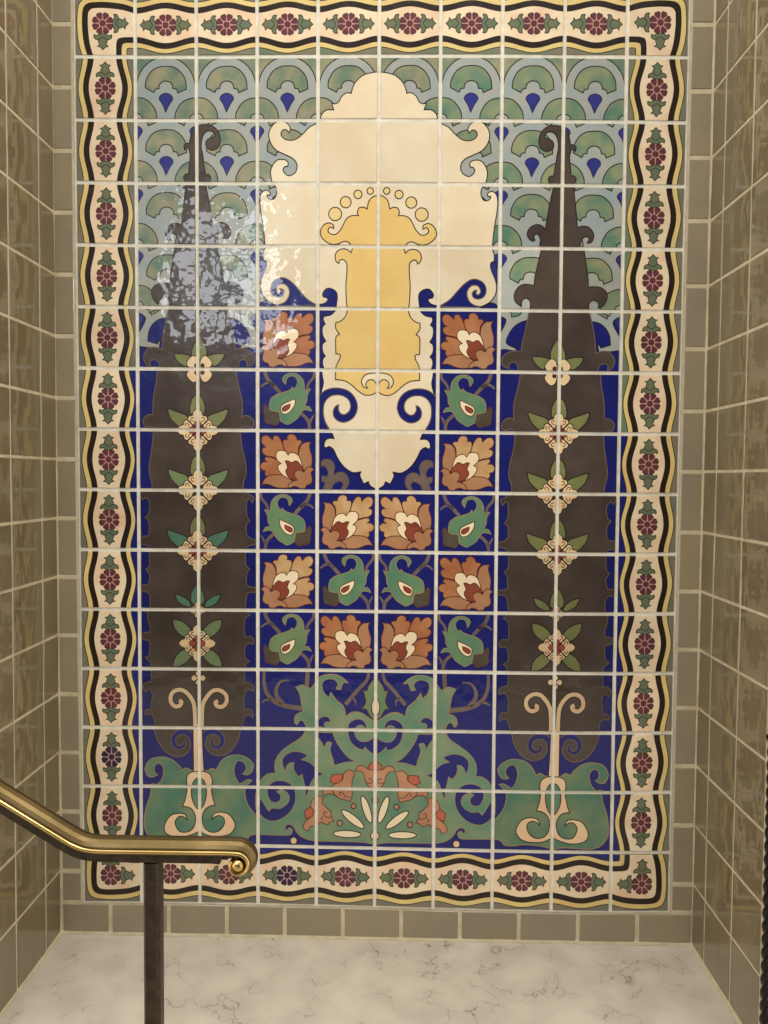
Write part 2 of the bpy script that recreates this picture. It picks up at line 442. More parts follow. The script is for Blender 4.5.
for sx, sy in ((-1, -1), (1, -1), (-1, 1), (1, 1)):
    shape(K6, mpts(f, [(sx * 143, sy * 137, 1), (sx * 134, sy * 90), (sx * 100, sy * 48), (sx * 48, sy * 30), (sx * 30, sy * 66), (sx * 62, sy * 108), (sx * 100, sy * 130)]), 'green', 14)
f = fr_map('L5', 372, 443)
for q in range(4): shape('cypress_blossom#7@', mpts(f, [(0, -4, 1), (-14, -16), (-16, -32), (0, -42), (16, -32), (14, -16)], q * pi / 2), 'blossom', 17, w=.012)
# scroll stem and lamp-shaped foot
ST = 'scroll_stem@'
stroke(ST, tr("L5: 352,735 351,660 345,592 320,545 284,515 244,513 214,536 209,578 234,606 264,600 272,580 258,572"), 'stem', 16, lambda t: .066, edge='line')
stroke(ST, tr("L5: 392,735 392,660 398,592 424,545 456,515 496,513 530,540 532,580 508,606 478,602 470,582 484,574"), 'stem', 16, lambda t: .066, edge='line')
shape(ST, tr("R6: 350,52* 404,52* 403,200 402,312* 340,312* 346,200"), 'stem', 16)
stroke(ST, tr("R6: 378,52 376,180 374,300"), 'line', 16.8, .01)
shape(ST, tr("R6: 368,303* 330,307 302,325 292,360 298,400 290,455 275,498* 300,500 332,518 350,555 347,605 325,638 285,650 245,635 222,600 225,570 250,555 278,562 298,580* 282,545 240,535 195,548 165,585 160,620 190,658 250,672 315,668 368,645*"), 'stem', 17)
shape(ST, tr("R6: 368,303* 410,307 438,325 444,360 440,400 455,470 470,505* 440,508 412,522 392,560 396,605 415,636 450,650 490,645 512,610 512,585 490,562 460,565 440,585* 455,550 500,545 545,560 578,610 575,650 540,672 480,678 420,665 368,645*"), 'stem', 17)
shape(ST, tr("R6: 370,342 345,355 328,395 328,450 345,500 370,522 395,500 414,450 414,395 396,355"), 'pot', 19)
PT = 'leaf_base@'
shape(PT, tr("R6: 368,300* 320,300 295,286 268,296* 258,275 238,242 200,215 150,206 110,212 70,235 48,265* 60,300 85,320 112,316* 94,292 97,260 120,240 145,240 160,265 165,300 155,340 134,376* 112,366 85,350 58,352* 85,378 99,402 100,440 85,490 55,530 25,565* 25,655* 70,665 95,690 150,692 200,685 290,690 368,705*"), 'pot', 13, 'tanline')
shape(PT, tr("R6: 368,300* 412,300 440,285 472,296* 490,270 530,238 580,222 640,228 675,250 695,292* 680,330 650,340 618,325* 635,312 640,285 625,262 600,262 582,290 585,330 600,362 625,385* 645,378 664,386* 656,400 665,450 690,520 700,600 690,650 650,690 590,705 500,702 430,700 368,710*"), 'pot', 13, 'tanline')

# ---- cartouche
CA = 'cartouche'
cart = ("M1: 730,114* 690,118 640,132 600,165 580,200 570,236* 550,232 530,240 512,258 500,282 480,295 458,292* 470,330* 430,330 402,352 392,380* 378,400* 365,410 330,428 290,468 248,497 205,500 176,484 168,462 180,444 200,444 214,460* 221,438 210,413 188,398 150,396 118,420 99,460 106,510 140,555 190,580 238,604 260,640 250,680 215,699 190,686 180,665 190,648 206,646* 208,625 190,610 150,610 122,638 108,680 118,742* "
        "M2: 140,45 143,78 130,108 108,113 91,100 90,88 104,89* 106,72 86,60 64,68 50,100 50,160 62,240 72,320 75,380 72,400 64,430 66,462* 80,466 86,482 80,512 62,555 50,600 55,650 85,695 130,722* 375,727* "
        "M3: 388,45* 475,64* 452,86 412,96* 408,115 420,142* 404,160 405,205 423,240* 404,260 405,300 421,327* 407,345 405,375 411,395 402,418 405,450 410,480 403,515 396,540* 410,600 408,650 420,700 445,745 "
        "M4: 455,50 470,85* 440,84 418,98 412,130 426,138* 440,130 465,145 485,185 510,225 540,255 580,276 626,271* 620,295 642,340* 668,326* 680,350 718,372*")
shape(CA, tr(cart), 'cream', 10)
shape(CA, tr("M2: 375,724* 320,690 275,640 240,600 200,570 165,565 125,585 108,625 118,662 150,680 178,672 187,650 178,633 160,628* 166,645 158,655 144,648 140,628 155,604 185,600 210,622 217,655 205,690 180,713 130,727*"), 'blue', 12, BL)
shape(CA, tr("M2: 32,735* 55,708 80,702 100,712 150,735*"), 'blue', 12, 'line')
shape(CA, tr("M2: 50,475* 66,464* 80,466 86,482 80,512 62,555 45,590*"), 'drop', 11, 'line')
shape(CA, tr("M2: 378,722* 420,712 438,690 430,680 412,675 408,655 425,630 450,625 480,640 492,670 485,735* 378,745*"), 'blue', 12, 'line')
shape(CA, tr("M3: 375,45* 480,55* 472,70 450,88 412,97 375,100*"), 'blue', 11, 'line')
shape(CA, tr("M3: 375,560* 388,550 420,525 460,512 510,512 560,530 595,570 607,620 590,670 550,700 510,703 475,680 467,645 480,615 500,605* 497,630 510,655 535,660 560,640 568,610 555,575 520,553 475,550 440,565 415,600 410,650 420,700 447,755* 375,755*"), 'blue', 12, BL)
YE = 'yellow_panel'
shape(YE, tr("M2: 725,90* 700,92 672,118 660,165* 640,155 615,160 605,185 612,203* 580,203 550,215 530,245 510,285 480,312 450,308 437,290 450,270 470,280* 468,258 440,246 410,262 393,300 405,335 445,365 490,368 530,352 555,358 568,372* 578,390* 570,418* 550,400 520,395 490,410 478,440 485,468 500,480* 505,462 525,458 545,480 546,540 541,600 543,680 549,742* M3: 546,66 532,102 500,128 481,130* 480,165 502,199* 482,215 480,270 482,313* 505,318 505,340 490,370 481,400 480,463* 530,468 570,490 610,525 650,548 690,546 722,528*"), 'yellow', 14)
shape(YE, tr("M3: 722,423* 680,425 645,440 630,472 642,502 668,511* 654,490 666,467 690,461 708,473 716,495 722,500*"), 'cream', 16)
for i, (x, y, r) in enumerate(((478, 195, .107), (538, 127, .09), (608, 82, .067), (678, 62, .053))):
    disc('panel_dot#%d@' % i, (lin(x, FR['M2'][0]), lin(y, FR['M2'][1])), r, r, 'circle', 14)

# ---- lotus flower and bud tiles
def loc(c, r, flip):
    return lambda u, v: (c + (1 - u if flip else u), r + v)
def lotus(i, c, r, flip, col):
    k = 'lotus_flower#%d@' % i; f = loc(c, r, flip); RL = 'redline'; w = .014
    shape(k, tr("Q: 345,290* 318,200 300,148 262,92 225,83 203,100 197,138* 150,95 105,82 68,105 60,150 80,195 118,222* 82,228 68,262 85,300 125,325 190,335 250,365 310,430*", f), col, 5, RL, w)
    shape(k, tr("Q: 380,325* 345,265 325,215 316,158 335,132 372,130* 370,95 395,70 430,65 462,80 480,105 488,135* 525,135 546,162 520,195 505,240 503,320*", f), col, 4, RL, w)
    shape(k, tr("Q: 570,500* 530,440 508,350 510,270 530,205 575,165 620,160 655,153* 635,200 645,260 665,330 665,400 652,480*", f), 'tan', 5, RL, w)
    shape(k, tr("Q: 310,430* 260,375 200,350 150,338 108,335* 100,370 132,396* 85,395 50,425 48,460 70,490 106,500* 100,530 115,560 160,580 360,590*", f), col, 4, RL, w)
    shape(k, tr("Q: 440,620* 370,570 300,545 230,545 160,555 105,590 60,662* 110,655 160,665 220,690 290,702 390,697*", f), 'tan', 6, RL, w)
    shape(k, tr("Q: 560,480* 540,400 520,340 490,305 440,283 400,290 380,314* 350,270 300,258 255,270 235,310 245,365 297,415* 265,430 258,465 280,510 330,560 425,604* 440,500*", f), 'white', 7, RL, w)
    shape(k, tr("Q: 343,383* 375,380 400,392 430,400* 460,382 490,385 530,430 575,490* 520,500 475,520 470,560 488,612* 430,598 395,580 365,545 352,500 374,460* 362,420", f), 'rust', 8, RL, w)
    shape(k, tr("Q: 572,512* 590,475 630,447 665,460 692,487* 665,500 655,530 666,570 668,620 640,655 605,665 585,702* 530,710* 500,692 450,680 405,702* 384,695 380,665 410,635 450,615 490,607* 465,575 455,530 475,500 520,486", f), 'tan', 9, RL, w)
def stemlet(k, f):
    stroke(k, tr("U: 412,45 428,90 468,132 500,168", f), 'branch', 2, .06)
    stroke(k, tr("U: 392,135 415,116 445,112 468,132", f), 'branch', 2, .03, .05)
    stroke(k, tr("U: 615,280 645,305 664,335 668,375", f), 'branch', 2, .055)
    stroke(k, tr("U: 692,292 680,312 668,335", f), 'branch', 2, .02, .05)
    stroke(k, tr("U: 694,45 690,80 660,118 652,160", f), 'branch', 2, .045)
def budt(i, c, r, flip, col):
    k = 'flower_bud#%d@' % i; f = loc(c, r, flip)
    stemlet(k, f)
    shape(k, tr("U: 418,232* 440,258 495,276* 502,325* 480,352 450,346 415,335 408,290 405,250", f), 'calyx', 4, 'redline', .012)
    shape(k, tr("U: 440,230* 450,200 478,178* 520,165 555,152 571,136* 577,150* 596,125 598,95 575,73 545,80 535,100 531,122* 515,95 525,72 560,58 602,66 630,95 638,128 642,152 673,144* 655,180 652,215 640,240 665,245 681,270* 650,262 625,270 600,310 565,335 540,345 503,326* 495,275* 445,265", f), col, 5, 'tanline', .014)
    shape(k, tr("U: 587,200* 582,238 552,278 520,287 504,266 508,240 540,220", f), 'white', 7, 'redline', .014)
    shape(k, tr("U: 558,230* 554,252 536,268 520,272 511,260 522,244", f), 'rust', 8, 'redline', .012)
lotus(1, 3, 5, False, 'terra'); lotus(2, 3, 7, True, 'terra'); lotus(3, 3, 9, False, 'terratan')
lotus(4, 4, 8, False, 'terratan'); lotus(5, 4, 10, True, 'terra')
budt(1, 3, 6, False, 'bud'); budt(2, 3, 8, True, 'bud'); budt(3, 3, 10, False, 'budpale'); budt(4, 4, 9, False, 'bud')
SP = 'leaf_sprig@'
shape(SP, tr("M4: 405,380* 418,335 400,325* 400,298* 430,300 436,270 415,240 396,240* 400,212 430,202 460,215 474,245* 467,275 470,297* 490,278 525,278 550,305 553,340 532,378* 512,372 525,345 508,325 485,330 465,345 452,380*"), 'branch', 4, BL)

# ---- fountain of foliage
FO = 'foliage_fountain'
for s, a, b in (("M6: 88,52 86,130 102,190 142,234 205,262 310,275", .05, .085), ("M6: 232,116 185,122 158,160 158,205 190,250", .02, .09), ("M6: 74,244 100,228 135,228", .02, .06),
                ("M6: 334,40 335,90 330,165", .075, .07), ("M6: 684,50 672,110 622,165 552,250", .05, .065), ("M6: 607,252 606,225 585,212", .015, .05)):
    stroke(FO, tr(s), 'branch', 2, a, b, edge=None)
shape(FO, tr("M6: 325,400 325,370 310,345 290,345 275,368* 262,355 265,320 290,300 312,295* 300,240 290,190 268,155* 310,142 350,160 370,140 400,100 440,82 490,80 530,95 568,130* 540,125 522,165* 500,160 510,135 490,110 455,105 425,120 418,150 430,185 458,212* 468,180* 500,225 540,260 555,320* 575,300 610,290 650,300 690,328 722,345* 722,600* 722,735* "
             "M7: 712,300* 712,470* 690,468 640,460 420,458 350,455 300,440 265,410 250,382 225,366 205,372 197,392 210,404* 220,388 238,395 238,412 225,427 190,430 42,427* 42,150* M6: 60,710 78,680 110,655 155,650* 148,620 155,570 190,520 250,475 300,440"), 'scroll', 6, 'tanline')
for s in ("M6: 565,400 570,360 595,338 630,330 660,345 672,375 668,390* 650,368 625,368 605,390 610,430 640,458 680,455 705,440 722,425* 722,532* 700,525 680,510 662,490* 652,508 615,495 580,460",
          "M6: 396,375* 396,340 425,318 455,322 472,350* 445,350 432,362 440,380*",
          "M6: 388,410* 480,410* 500,460 540,520 580,560 620,576* 560,580 520,590 490,600* 480,560 465,510 475,470* 450,465 432,500* 415,465 388,430*",
          "M6: 210,642* 192,600 195,560 230,530 280,522 338,540* 325,556 302,570* 340,580 370,602 400,635 432,648* 400,665 370,680 350,720 340,760 320,790* 325,740 315,700 305,655* 285,670* 262,640 255,610 258,588* 235,590 217,610",
          "M7: 30,190* 60,225 85,265 105,293* 125,275 165,278 205,255 223,222 212,188 180,172 150,180* 172,200 170,230 145,245 115,235 98,200 97,165 120,132 165,118 215,128 250,160 260,205 250,260 215,310 165,342 110,350 65,325 30,280*"):
    shape(FO, tr(s), 'blue', 8, 'tanline', .014)
shape('centre_bud', tr("M6: 722,98* 700,115 682,142 670,170 650,164* 660,195 666,235 645,272* 670,276 690,312 722,342*"), 'budpale', 10, 'redline', .014)
disc('centre_bud', (5, lin(262, FR['M6'][1])), .07, .15, 'stem', 12, 'line', mirror=False)
TU = 'tulip#'
def tul(k, s, s2, curls):
    shape(k, tr(s), 'tulip', 9, 'redline', .014)
    shape(k, tr(s2), 'red', 10, 'redline', .014)
    for c in curls: stroke(k, tr(c), 'redline', 11, .014)
tul('tulip#1@', "M7: 388,200* 415,212 410,238 435,268 460,290 465,320 480,345* 455,352 440,365 405,352 385,368 345,378 335,403* 305,392 305,365 325,340 350,320 365,290 345,262 355,225",
    "M7: 310,290* 345,263* 366,290* 355,318 318,335*", ["M7: 462,322 440,322 420,308 425,292 440,298", "M7: 412,345 408,328 418,318"])
tul('tulip#2@', "M7: 597,72* 585,100 580,140 582,200 570,232* 540,222 510,215 480,195 440,190 425,205* 413,180 430,155 460,148 490,130 525,110 535,70 560,52 585,58",
    "M7: 468,80* 522,76* 524,108 492,130 455,120*", ["M7: 575,205 545,205 532,190 520,178 508,186 515,200", "M7: 500,205 480,190 470,170"])
tul('tulip#3@' if False else 'tulip#3', "M6: 609,630* 622,604 655,598 680,618 722,622* 722,730* 690,722 668,690 660,655 640,632",
    "M6: 680,605* 705,578 722,575* 722,620* 695,622", ["M6: 672,690 690,702 705,690 698,672 684,678"])
FP = 'fan_petal#'
for i, (x, y, a, b, rot) in enumerate(((555, 416, 80, 20, .02), (586, 331, 80, 22, .66), (664, 274, 80, 21, 1.25))):
    disc('fan_petal#%d@' % i, (lin(x, FR['M7'][0]), lin(y, FR['M7'][1])), a / 335, b / 335, 'white', 9, 'line', rot=rot)
for x, y, r in ((512, 355, 16), (590, 257, 15)):
    disc(FO, (lin(x, FR['M7'][0]), lin(y, FR['M7'][1])), r / 335, r / 335, 'tulip', 9, 'line')
disc(FO, (5, lin(222, FR['M7'][1])), .055, .055, 'tulip', 9, 'line', mirror=False)
disc(FO, (5, lin(423, FR['M7'][1])), .075, .075, 'stem', 9, 'line', mirror=False)
disc('background', (lin(248, FR['M7'][0]), lin(460, FR['M7'][1])), .06, .06, 'stem', 9, 'line')

# ---- border
BO = 'border_frame'
ZONE[:] = [0, 9]
def band(mp, a0, a1, e0, m0, e1, m1, color, L, line=False):
    """band between two waves running along the tile; e = offset at the joint, m = offset at mid tile"""
    n = 18; A = []; B = []
    for k in range(n + 1):
        t = k / n; ts = a0 + (a1 - a0) * t
        w = (1 - cos(2 * pi * ts)) / 2
        A.append(mp(ts, e0 + (m0 - e0) * w)); B.append(mp(ts, e1 + (m1 - e1) * w))
    pt = part(BO)
    for k in range(n):
        put(pt, [A[k], A[k + 1], B[k + 1], B[k]], color, L)
    if line: ribbon(BO, A, 'line', L + .6, .013); ribbon(BO, B, 'line', L + .6, .013)
LEAFB = [(.168, 0, 1), (.165, .05), (.20, .095), (.185, .14), (.235, .14), (.262, .1), (.262, .075, 1), (.30, .07), (.34, .05, 1), (.375, .092, 1), (.385, .04, 1), (.43, .0, 1),
         (.385, -.04, 1), (.375, -.092, 1), (.34, -.05, 1), (.30, -.07), (.262, -.075, 1), (.262, -.1), (.235, -.14), (.185, -.14), (.20, -.095), (.165, -.05)]
NR = [0]
def rosette(ctr, dirs, petal='maroon'):
    NR[0] += 1; key = 'rosette#%d' % NR[0]
    for dx, dy in dirs:
        P = []
        for p in LEAFB:
            a, b = p[0] * .97, p[1]
            q = (ctr[0] + a * dx - b * dy, ctr[1] + a * dy + b * dx)
            P.append((*q, 1) if len(p) > 2 else q)
        shape(key, P, 'leaf', 5, 'line', .013, mirror=False, n=3)
        V = [(.27, .075), (.215, 0), (.27, -.075)]
        stroke(key, [(ctr[0] + a * dx - b * dy, ctr[1] + a * dy + b * dx) for a, b in V], 'line', 7, .011, mirror=False, n=3)
    disc(key, ctr, .16, .16, 'pink', 6, None, mirror=False)
    for k in range(8):
        a0 = k * pi / 4 + .085; a1 = (k + 1) * pi / 4 - .085; am = (a0 + a1) / 2
        P = [(.068, am - .22), (.115, a0 + .0), (.155, a0 + .03), (.172, am - .15), (.166, am), (.172, am + .15), (.155, a1 - .03), (.115, a1), (.068, am + .22)]
        shape(key, [(ctr[0] + r * cos(a), ctr[1] + r * sin(a)) for r, a in P], petal, 8, None, mirror=False, n=2)
        ribbon(key, crv([(ctr[0] + r * cos(a), ctr[1] + r * sin(a)) for r, a in P[1:8]], False, 2), 'line', 9, .01)
    disc(key, ctr, .046, .046, petal, 8, 'line', .008, mirror=False)
def edge_tile(mp, dirv, ctr, petal, inner, outer='grey'):
    C = lambda a, b, col, L: put(part(BO), [mp(0, a), mp(1, a), mp(1, b), mp(0, b)], col, L)
    C(0, .5, outer, 0); C(.5, 1, inner, 0)
    band(mp, 0, 1, .145, .07, .235, .155, 'borderyellow', 2, True)
    band(mp, 0, 1, .232, .15, .325, .242, 'black', 3)
    band(mp, 0, 1, .32, .238, .69, .79, 'bordercream', 2)
    band(mp, 0, 1, .687, .785, .778, .875, 'black', 3)
    band(mp, 0, 1, .778, .873, .862, .95, 'borderyellow', 2, True)
    rosette(ctr, [dirv, (-dirv[0], -dirv[1])], petal)
for r in range(1, 14):
    for side in (0, 1):
        mp = (lambda t, w, r=r: (w, r + t)) if side == 0 else (lambda t, w, r=r: (10 - w, r + t))
        inner = 'blue' if r >= (6 if side == 0 else 7) else ('grey' if side == 0 else 'greengrey')
        edge_tile(mp, (0, 1), (.51 if side == 0 else 9.49, r + .5), 'navy' if (side == 0 and r == 12) else 'maroon', inner)
for c in range(1, 9):
    edge_tile(lambda t, w, c=c: (c + t, w), (1, 0), (c + .5, .505), 'maroon', 'greengrey')
    edge_tile(lambda t, w, c=c: (c + t, 15 - w), (1, 0), (c + .5, 14.49), 'navy' if c == 3 else 'maroon', 'blue')
O_ = [(.145, 1), (.085, .8), (.06, .55), (.07, .3), (.1, .17), (.17, .1), (.3, .07), (.55, .06), (.8, .085), (1, .145)]
Y_ = [(.235, 1), (.175, .8), (.148, .55), (.152, .33), (.175, .23), (.23, .175), (.33, .152), (.55, .148), (.8, .175), (1, .235)]
K_ = [(.322, 1), (.265, .8), (.238, .55), (.238, .38), (.25, .3), (.3, .25), (.38, .238), (.55, .238), (.8, .265), (1, .322)]
I1 = [(.687, 1), (.688, .9), (.692, .8), (.71, .73), (.73, .71), (.8, .692), (.9, .688), (1, .687)]
I2 = [(.778, 1), (.778, .93), (.78, .86), (.79, .81), (.81, .79), (.86, .78), (.93, .778), (1, .778)]
I3 = [(.862, 1), (.862, .96), (.862, .92), (.865, .88), (.88, .865), (.92, .862), (.96, .862), (1, .862)]
for cx, cy in ((0, 0), (1, 0), (0, 1), (1, 1)):
    mp = lambda p: (p[0] if not cx else 10 - p[0], p[1] if not cy else 15 - p[1])
    q = lambda L_: [mp(p) for p in crv(L_, False, 3)]
    rect(BO, 9 * cx, 14 * cy, 9 * cx + 1, 14 * cy + 1, 'grey', 0)
    o, y, k, i1, i2, i3 = map(q, (O_, Y_, K_, I1, I2, I3))
    def bet(A, B, col, L):
        for j in range(len(A) - 1): 
            put(part(BO), [A[j], A[j + 1], B[j + 1]], col, L); put(part(BO), [A[j], B[j + 1], B[j]], col, L)
    bet(o, y, 'borderyellow', 2); bet(y, k, 'black', 3)
    fill(BO, k + i1[::-1], 'bordercream', 2)
    bet(i1, i2, 'black', 3); bet(i2, i3, 'borderyellow', 2)
    fill(BO, i3 + [mp((1, 1))], ('blue' if cy else 'greengrey'), 1)
    ribbon(BO, o, 'line', 3, .013); ribbon(BO, y, 'line', 3.5, .013); ribbon(BO, i3, 'line', 3, .013)
    rosette(mp((.475, .476)), [(-1 if cx else 1, 0), (0, -1 if cy else 1)])

# ---- link the mural
mural = bpy.data.objects.new('tile_mural', None); COL.objects.link(mural)
mural['label'] = 'large painted glazed tile mural with cream cartouche, dark cypress trees and flower border'
mural['category'] = 'mural'
OBJ = {}
def emit(key, name, parent):
    p = PARTS[key]
    OBJ[key] = build(name, p.v, p.f, p.mats, p.m, parent, p.t)
    return OBJ[key]
emit('background', 'field_background', mural)
emit('border_frame', 'border_frame', mural)
for s in 'LR': emit('cypress_tree@' + s, 'cypress_tree', mural)
emit('cartouche', 'cartouche', mural); emit('foliage_fountain', 'foliage_fountain', mural)
PAR = {'cypress_blossom': 'cypress_tree@', 'scroll_stem': 'cypress_tree@', 'leaf_base': 'cypress_tree@', 'yellow_panel': 'cartouche', 'panel_dot': 'cartouche',
       'centre_bud': 'foliage_fountain', 'tulip': 'foliage_fountain', 'fan_petal': 'foliage_fountain', 'rosette': 'border_frame'}
for key in list(PARTS):
    if key in OBJ: continue
    base = key.split('#')[0].split('@')[0]; side = key.split('@')[1] if '@' in key else ''
    par = PAR.get(base)
    po = mural if not par else OBJ[par + side if par.endswith('@') else par]
    emit(key, base, po)
n = 0
v = []; fcs = []; NX, NZ = 20, 30
for j in range(NZ + 1):
    for i in range(NX + 1): v.append(wall_pt(i * 10 / NX, j * 15 / NZ, .018))
for j in range(NZ):
    for i in range(NX): a = j * (NX + 1) + i; fcs.append((a, a + NX + 1, a + NX + 2, a + 1))
build('grout_bed', v, fcs, [GROUT], [0] * len(fcs), mural)

# ------------------------------------------------------------------ walls
CL, CR, DEP = -.386, 10.41, 2.50
JL = [-2.52, -1.52, -.52, .48, 1.48, 2.49, 3.48, 4.48, 5.48, 6.49, 7.5, 8.48, 9.46, 10.44, 11.44, 12.43, 13.44, 14.46]
JR = [-2.55, -1.52, -.52, .49, 1.51, 2.54, 3.54, 4.58, 5.6, 6.62, 7.62, 8.63, 9.62, 10.6, 11.58, 12.56, 13.55, 14.53]
def slab(V, F, M, T, P, nrm, h, mi, tint, bev=.012):
    """P: four corners (Vector, metres), nrm: outward normal; low bevelled tile"""
    c = sum(P, Vector()) / 4; b = len(V); bv = bev * S
    t1 = random.gauss(0, .0012); t2 = random.gauss(0, .0012)
    e1 = (P[1] - P[0]).normalized(); e2 = (P[3] - P[0]).normalized()
    top = []
    for i, p in enumerate(P):
        s1 = 1 if i in (0, 3) else -1; s2 = 1 if i in (0, 1) else -1
        q = p + e1 * bv * s1 + e2 * bv * s2
        top.append(q + nrm * (h + (q - c).dot(e1) * t1 * 4 + (q - c).dot(e2) * t2 * 4))
    for p in P: V.append(p + nrm * (h - bv))
    V += top
    for p in P: V.append(p)
    fs = [(4, 5, 6, 7)] + [(i, (i + 1) % 4, 4 + (i + 1) % 4, 4 + i) for i in range(4)] + [(8 + i, 8 + (i + 1) % 4, (i + 1) % 4, i) for i in range(4)]
    n0 = (V[b + 5] - V[b + 4]).cross(V[b + 7] - V[b + 4])
    for f_ in fs:
        f_ = tuple(b + k for k in f_)
        if n0.dot(nrm) < 0: f_ = f_[::-1]
        F.append(f_); M.append(mi); T.append(tint)
def rt(k=.05):
    b = 1 + random.uniform(-k, k); w = random.uniform(-.015, .015)
    return (b * (1 + w), b, b * (1 - w))
WP = lambda u, v_, h=0: Vector(wall_pt(u, v_, h))
# back wall: solid wall with grout face and the plain trim tiles round the mural
V = []; F = []; M = []; T = []
x0, x1 = (CL - 5) * S, (CR - 5) * S; zt = (FLOOR_V + 3) * S * ASP
zt = (FLOOR_V + 3.0) * S
for (a, b_, c_, d_) in ((x0, x1, 0, zt),):
    k = len(V)
    for y in (-.0015, .1):
        V += [Vector((a, y, c_)), Vector((b_, y, c_)), Vector((b_, y, d_)), Vector((a, y, d_))]
    F += [(0, 1, 2, 3), (5, 4, 7, 6), (0, 4, 5, 1), (1, 5, 6, 2), (2, 6, 7, 3), (3, 7, 4, 0)]; M += [0] * 6; T += [(1, 1, 1)] * 6
g = .03; back = Vector((0, -1, 0)); H = .02 * S
def wt(u0, v0, u1, v1, mi=1):
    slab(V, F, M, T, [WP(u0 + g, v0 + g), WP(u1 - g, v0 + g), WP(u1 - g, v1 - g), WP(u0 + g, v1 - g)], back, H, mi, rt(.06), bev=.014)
for (a, b_), J in (((CL, -.01), JL), ((10.01, CR), JR)):
    for v0, v1 in zip(J, J[1:] + [15]): wt(a, v0, b_, v1)
xs = [CL] + [k + .46 for k in range(10)] + [CR]
for a, b_ in zip(xs, xs[1:]): wt(a, 15.0, b_, 15.56)
for a, b_ in zip(xs, xs[1:]):
    wt(a, -.66, b_, 0); wt(a, -1.7, b_, -.7); wt(a, -2.74, b_, -1.74)
o = build('wall_back', V, F, [WGROUT, TILE], M, None, T); o['kind'] = 'structure'
# side walls
def side_wall(name, u, sgn, j1):
    V = []; F = []; M = []; T = []
    x = (u - 5) * S; nr = Vector((sgn, 0, 0)); D = DEP * S
    for xx in (x, x - sgn * 1.0):
        V += [Vector((xx, .1, 0)), Vector((xx, -D, 0)), Vector((xx, -D, zt)), Vector((xx, .1, zt))]
    F += [(0, 1, 2, 3), (5, 4, 7, 6), (1, 5, 6, 2), (0, 4, 5, 1), (4, 0, 3, 7), (3, 2, 6, 7)]
    if sgn < 0: F = [f[::-1] for f in F]
    M += [0] * 6; T += [(1, 1, 1)] * 6
    gs = .022
    cols = [0.02, j1, j1 + 1, DEP]
    rows = (JL if sgn > 0 else JR) + [15.54]
    for a, b_ in zip(cols, cols[1:]):
        for r0, r1 in zip(rows, rows[1:]):
            P = []
            for (d, vv) in ((a + gs, r0 + gs), (b_ - gs, r0 + gs), (b_ - gs, r1 - gs), (a + gs, r1 - gs)):
                P.append(Vector((x, -d * S, WP(u, vv)[2])))
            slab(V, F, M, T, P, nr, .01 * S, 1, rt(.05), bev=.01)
    # tiles on the outer return face, towards the room
    fr = Vector((0, -1, 0))
    for q in range(6):
        for r0, r1 in zip(rows, rows[1:]):
            xa = x - sgn * (q + .03) * S; xb = x - sgn * (q + .97) * S
            z0 = WP(u, r1 - gs)[2]; z1 = WP(u, r0 + gs)[2]
            P = [Vector((xa, -D, z0)), Vector((xb, -D, z0)), Vector((xb, -D, z1)), Vector((xa, -D, z1))]
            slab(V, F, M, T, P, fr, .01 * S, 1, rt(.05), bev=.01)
    o = build(name, V, F, [WGROUT, SIDE], M, None, T); o['kind'] = 'structure'
side_wall('wall_left', CL, 1, .582)
side_wall('wall_right', CR, -1, .543)

# floor
fm = mat('marble', srgb(206, 197, 182), srgb(186, 177, 162), rough=.35, scale=9, detail=6, spec=.4)
nt = fm.node_tree; N = nt.nodes; Lk = nt.links; p = N['Principled BSDF']
tc = N.new('ShaderNodeTexCoord')
dn = N.new('ShaderNodeTexNoise'); dn.inputs['Scale'].default_value = 11; dn.inputs['Detail'].default_value = 6
vm = N.new('ShaderNodeVectorMath'); vm.operation = 'MULTIPLY_ADD'; vm.inputs[1].default_value = (.2, .2, .2)
Lk.new(tc.outputs['Object'], dn.inputs['Vector']); Lk.new(dn.outputs['Color'], vm.inputs[0]); Lk.new(tc.outputs['Object'], vm.inputs[2])
vo = N.new('ShaderNodeTexVoronoi'); vo.feature = 'DISTANCE_TO_EDGE'; vo.inputs['Scale'].default_value = 9
Lk.new(vm.outputs[0], vo.inputs['Vector'])
r1 = N.new('ShaderNodeMapRange'); r1.inputs[1].default_value = 0.0; r1.inputs[2].default_value = .024; r1.inputs[3].default_value = 1; r1.inputs[4].default_value = 0
Lk.new(vo.outputs['Distance'], r1.inputs[0])
mk2 = N.new('ShaderNodeTexNoise'); mk2.inputs['Scale'].default_value = 9; mk2.inputs['Detail'].default_value = 4
Lk.new(tc.outputs['Object'], mk2.inputs['Vector'])
r2 = N.new('ShaderNodeMapRange'); r2.inputs[1].default_value = .47; r2.inputs[2].default_value = .66
Lk.new(mk2.outputs[0], r2.inputs[0])
mu = N.new('ShaderNodeMath'); mu.operation = 'MULTIPLY'; Lk.new(r1.outputs[0], mu.inputs[0]); Lk.new(r2.outputs[0], mu.inputs[1])
mu2 = N.new('ShaderNodeMath'); mu2.operation = 'MULTIPLY'; mu2.inputs[1].default_value = .75; Lk.new(mu.outputs[0], mu2.inputs[0])
mm = N.new('ShaderNodeMix'); mm.data_type = 'RGBA'; mm.inputs[7].default_value = srgb(74, 64, 54)
src = p.inputs['Base Color'].links[0].from_socket
Lk.new(src, mm.inputs[6]); Lk.new(mu2.outputs[0], mm.inputs[0]); Lk.new(mm.outputs[2], p.inputs['Base Color'])
V = [Vector((-1.9, .1, -.1)), Vector((1.9, .1, -.1)), Vector((1.9, -2.6, -.1)), Vector((-1.9, -2.6, -.1))]
V += [Vector((q.x, q.y, 0)) for q in V]
F = [(3, 2, 1, 0), (4, 5, 6, 7), (0, 1, 5, 4), (1, 2, 6, 5), (2, 3, 7, 6), (3, 0, 4, 7)]
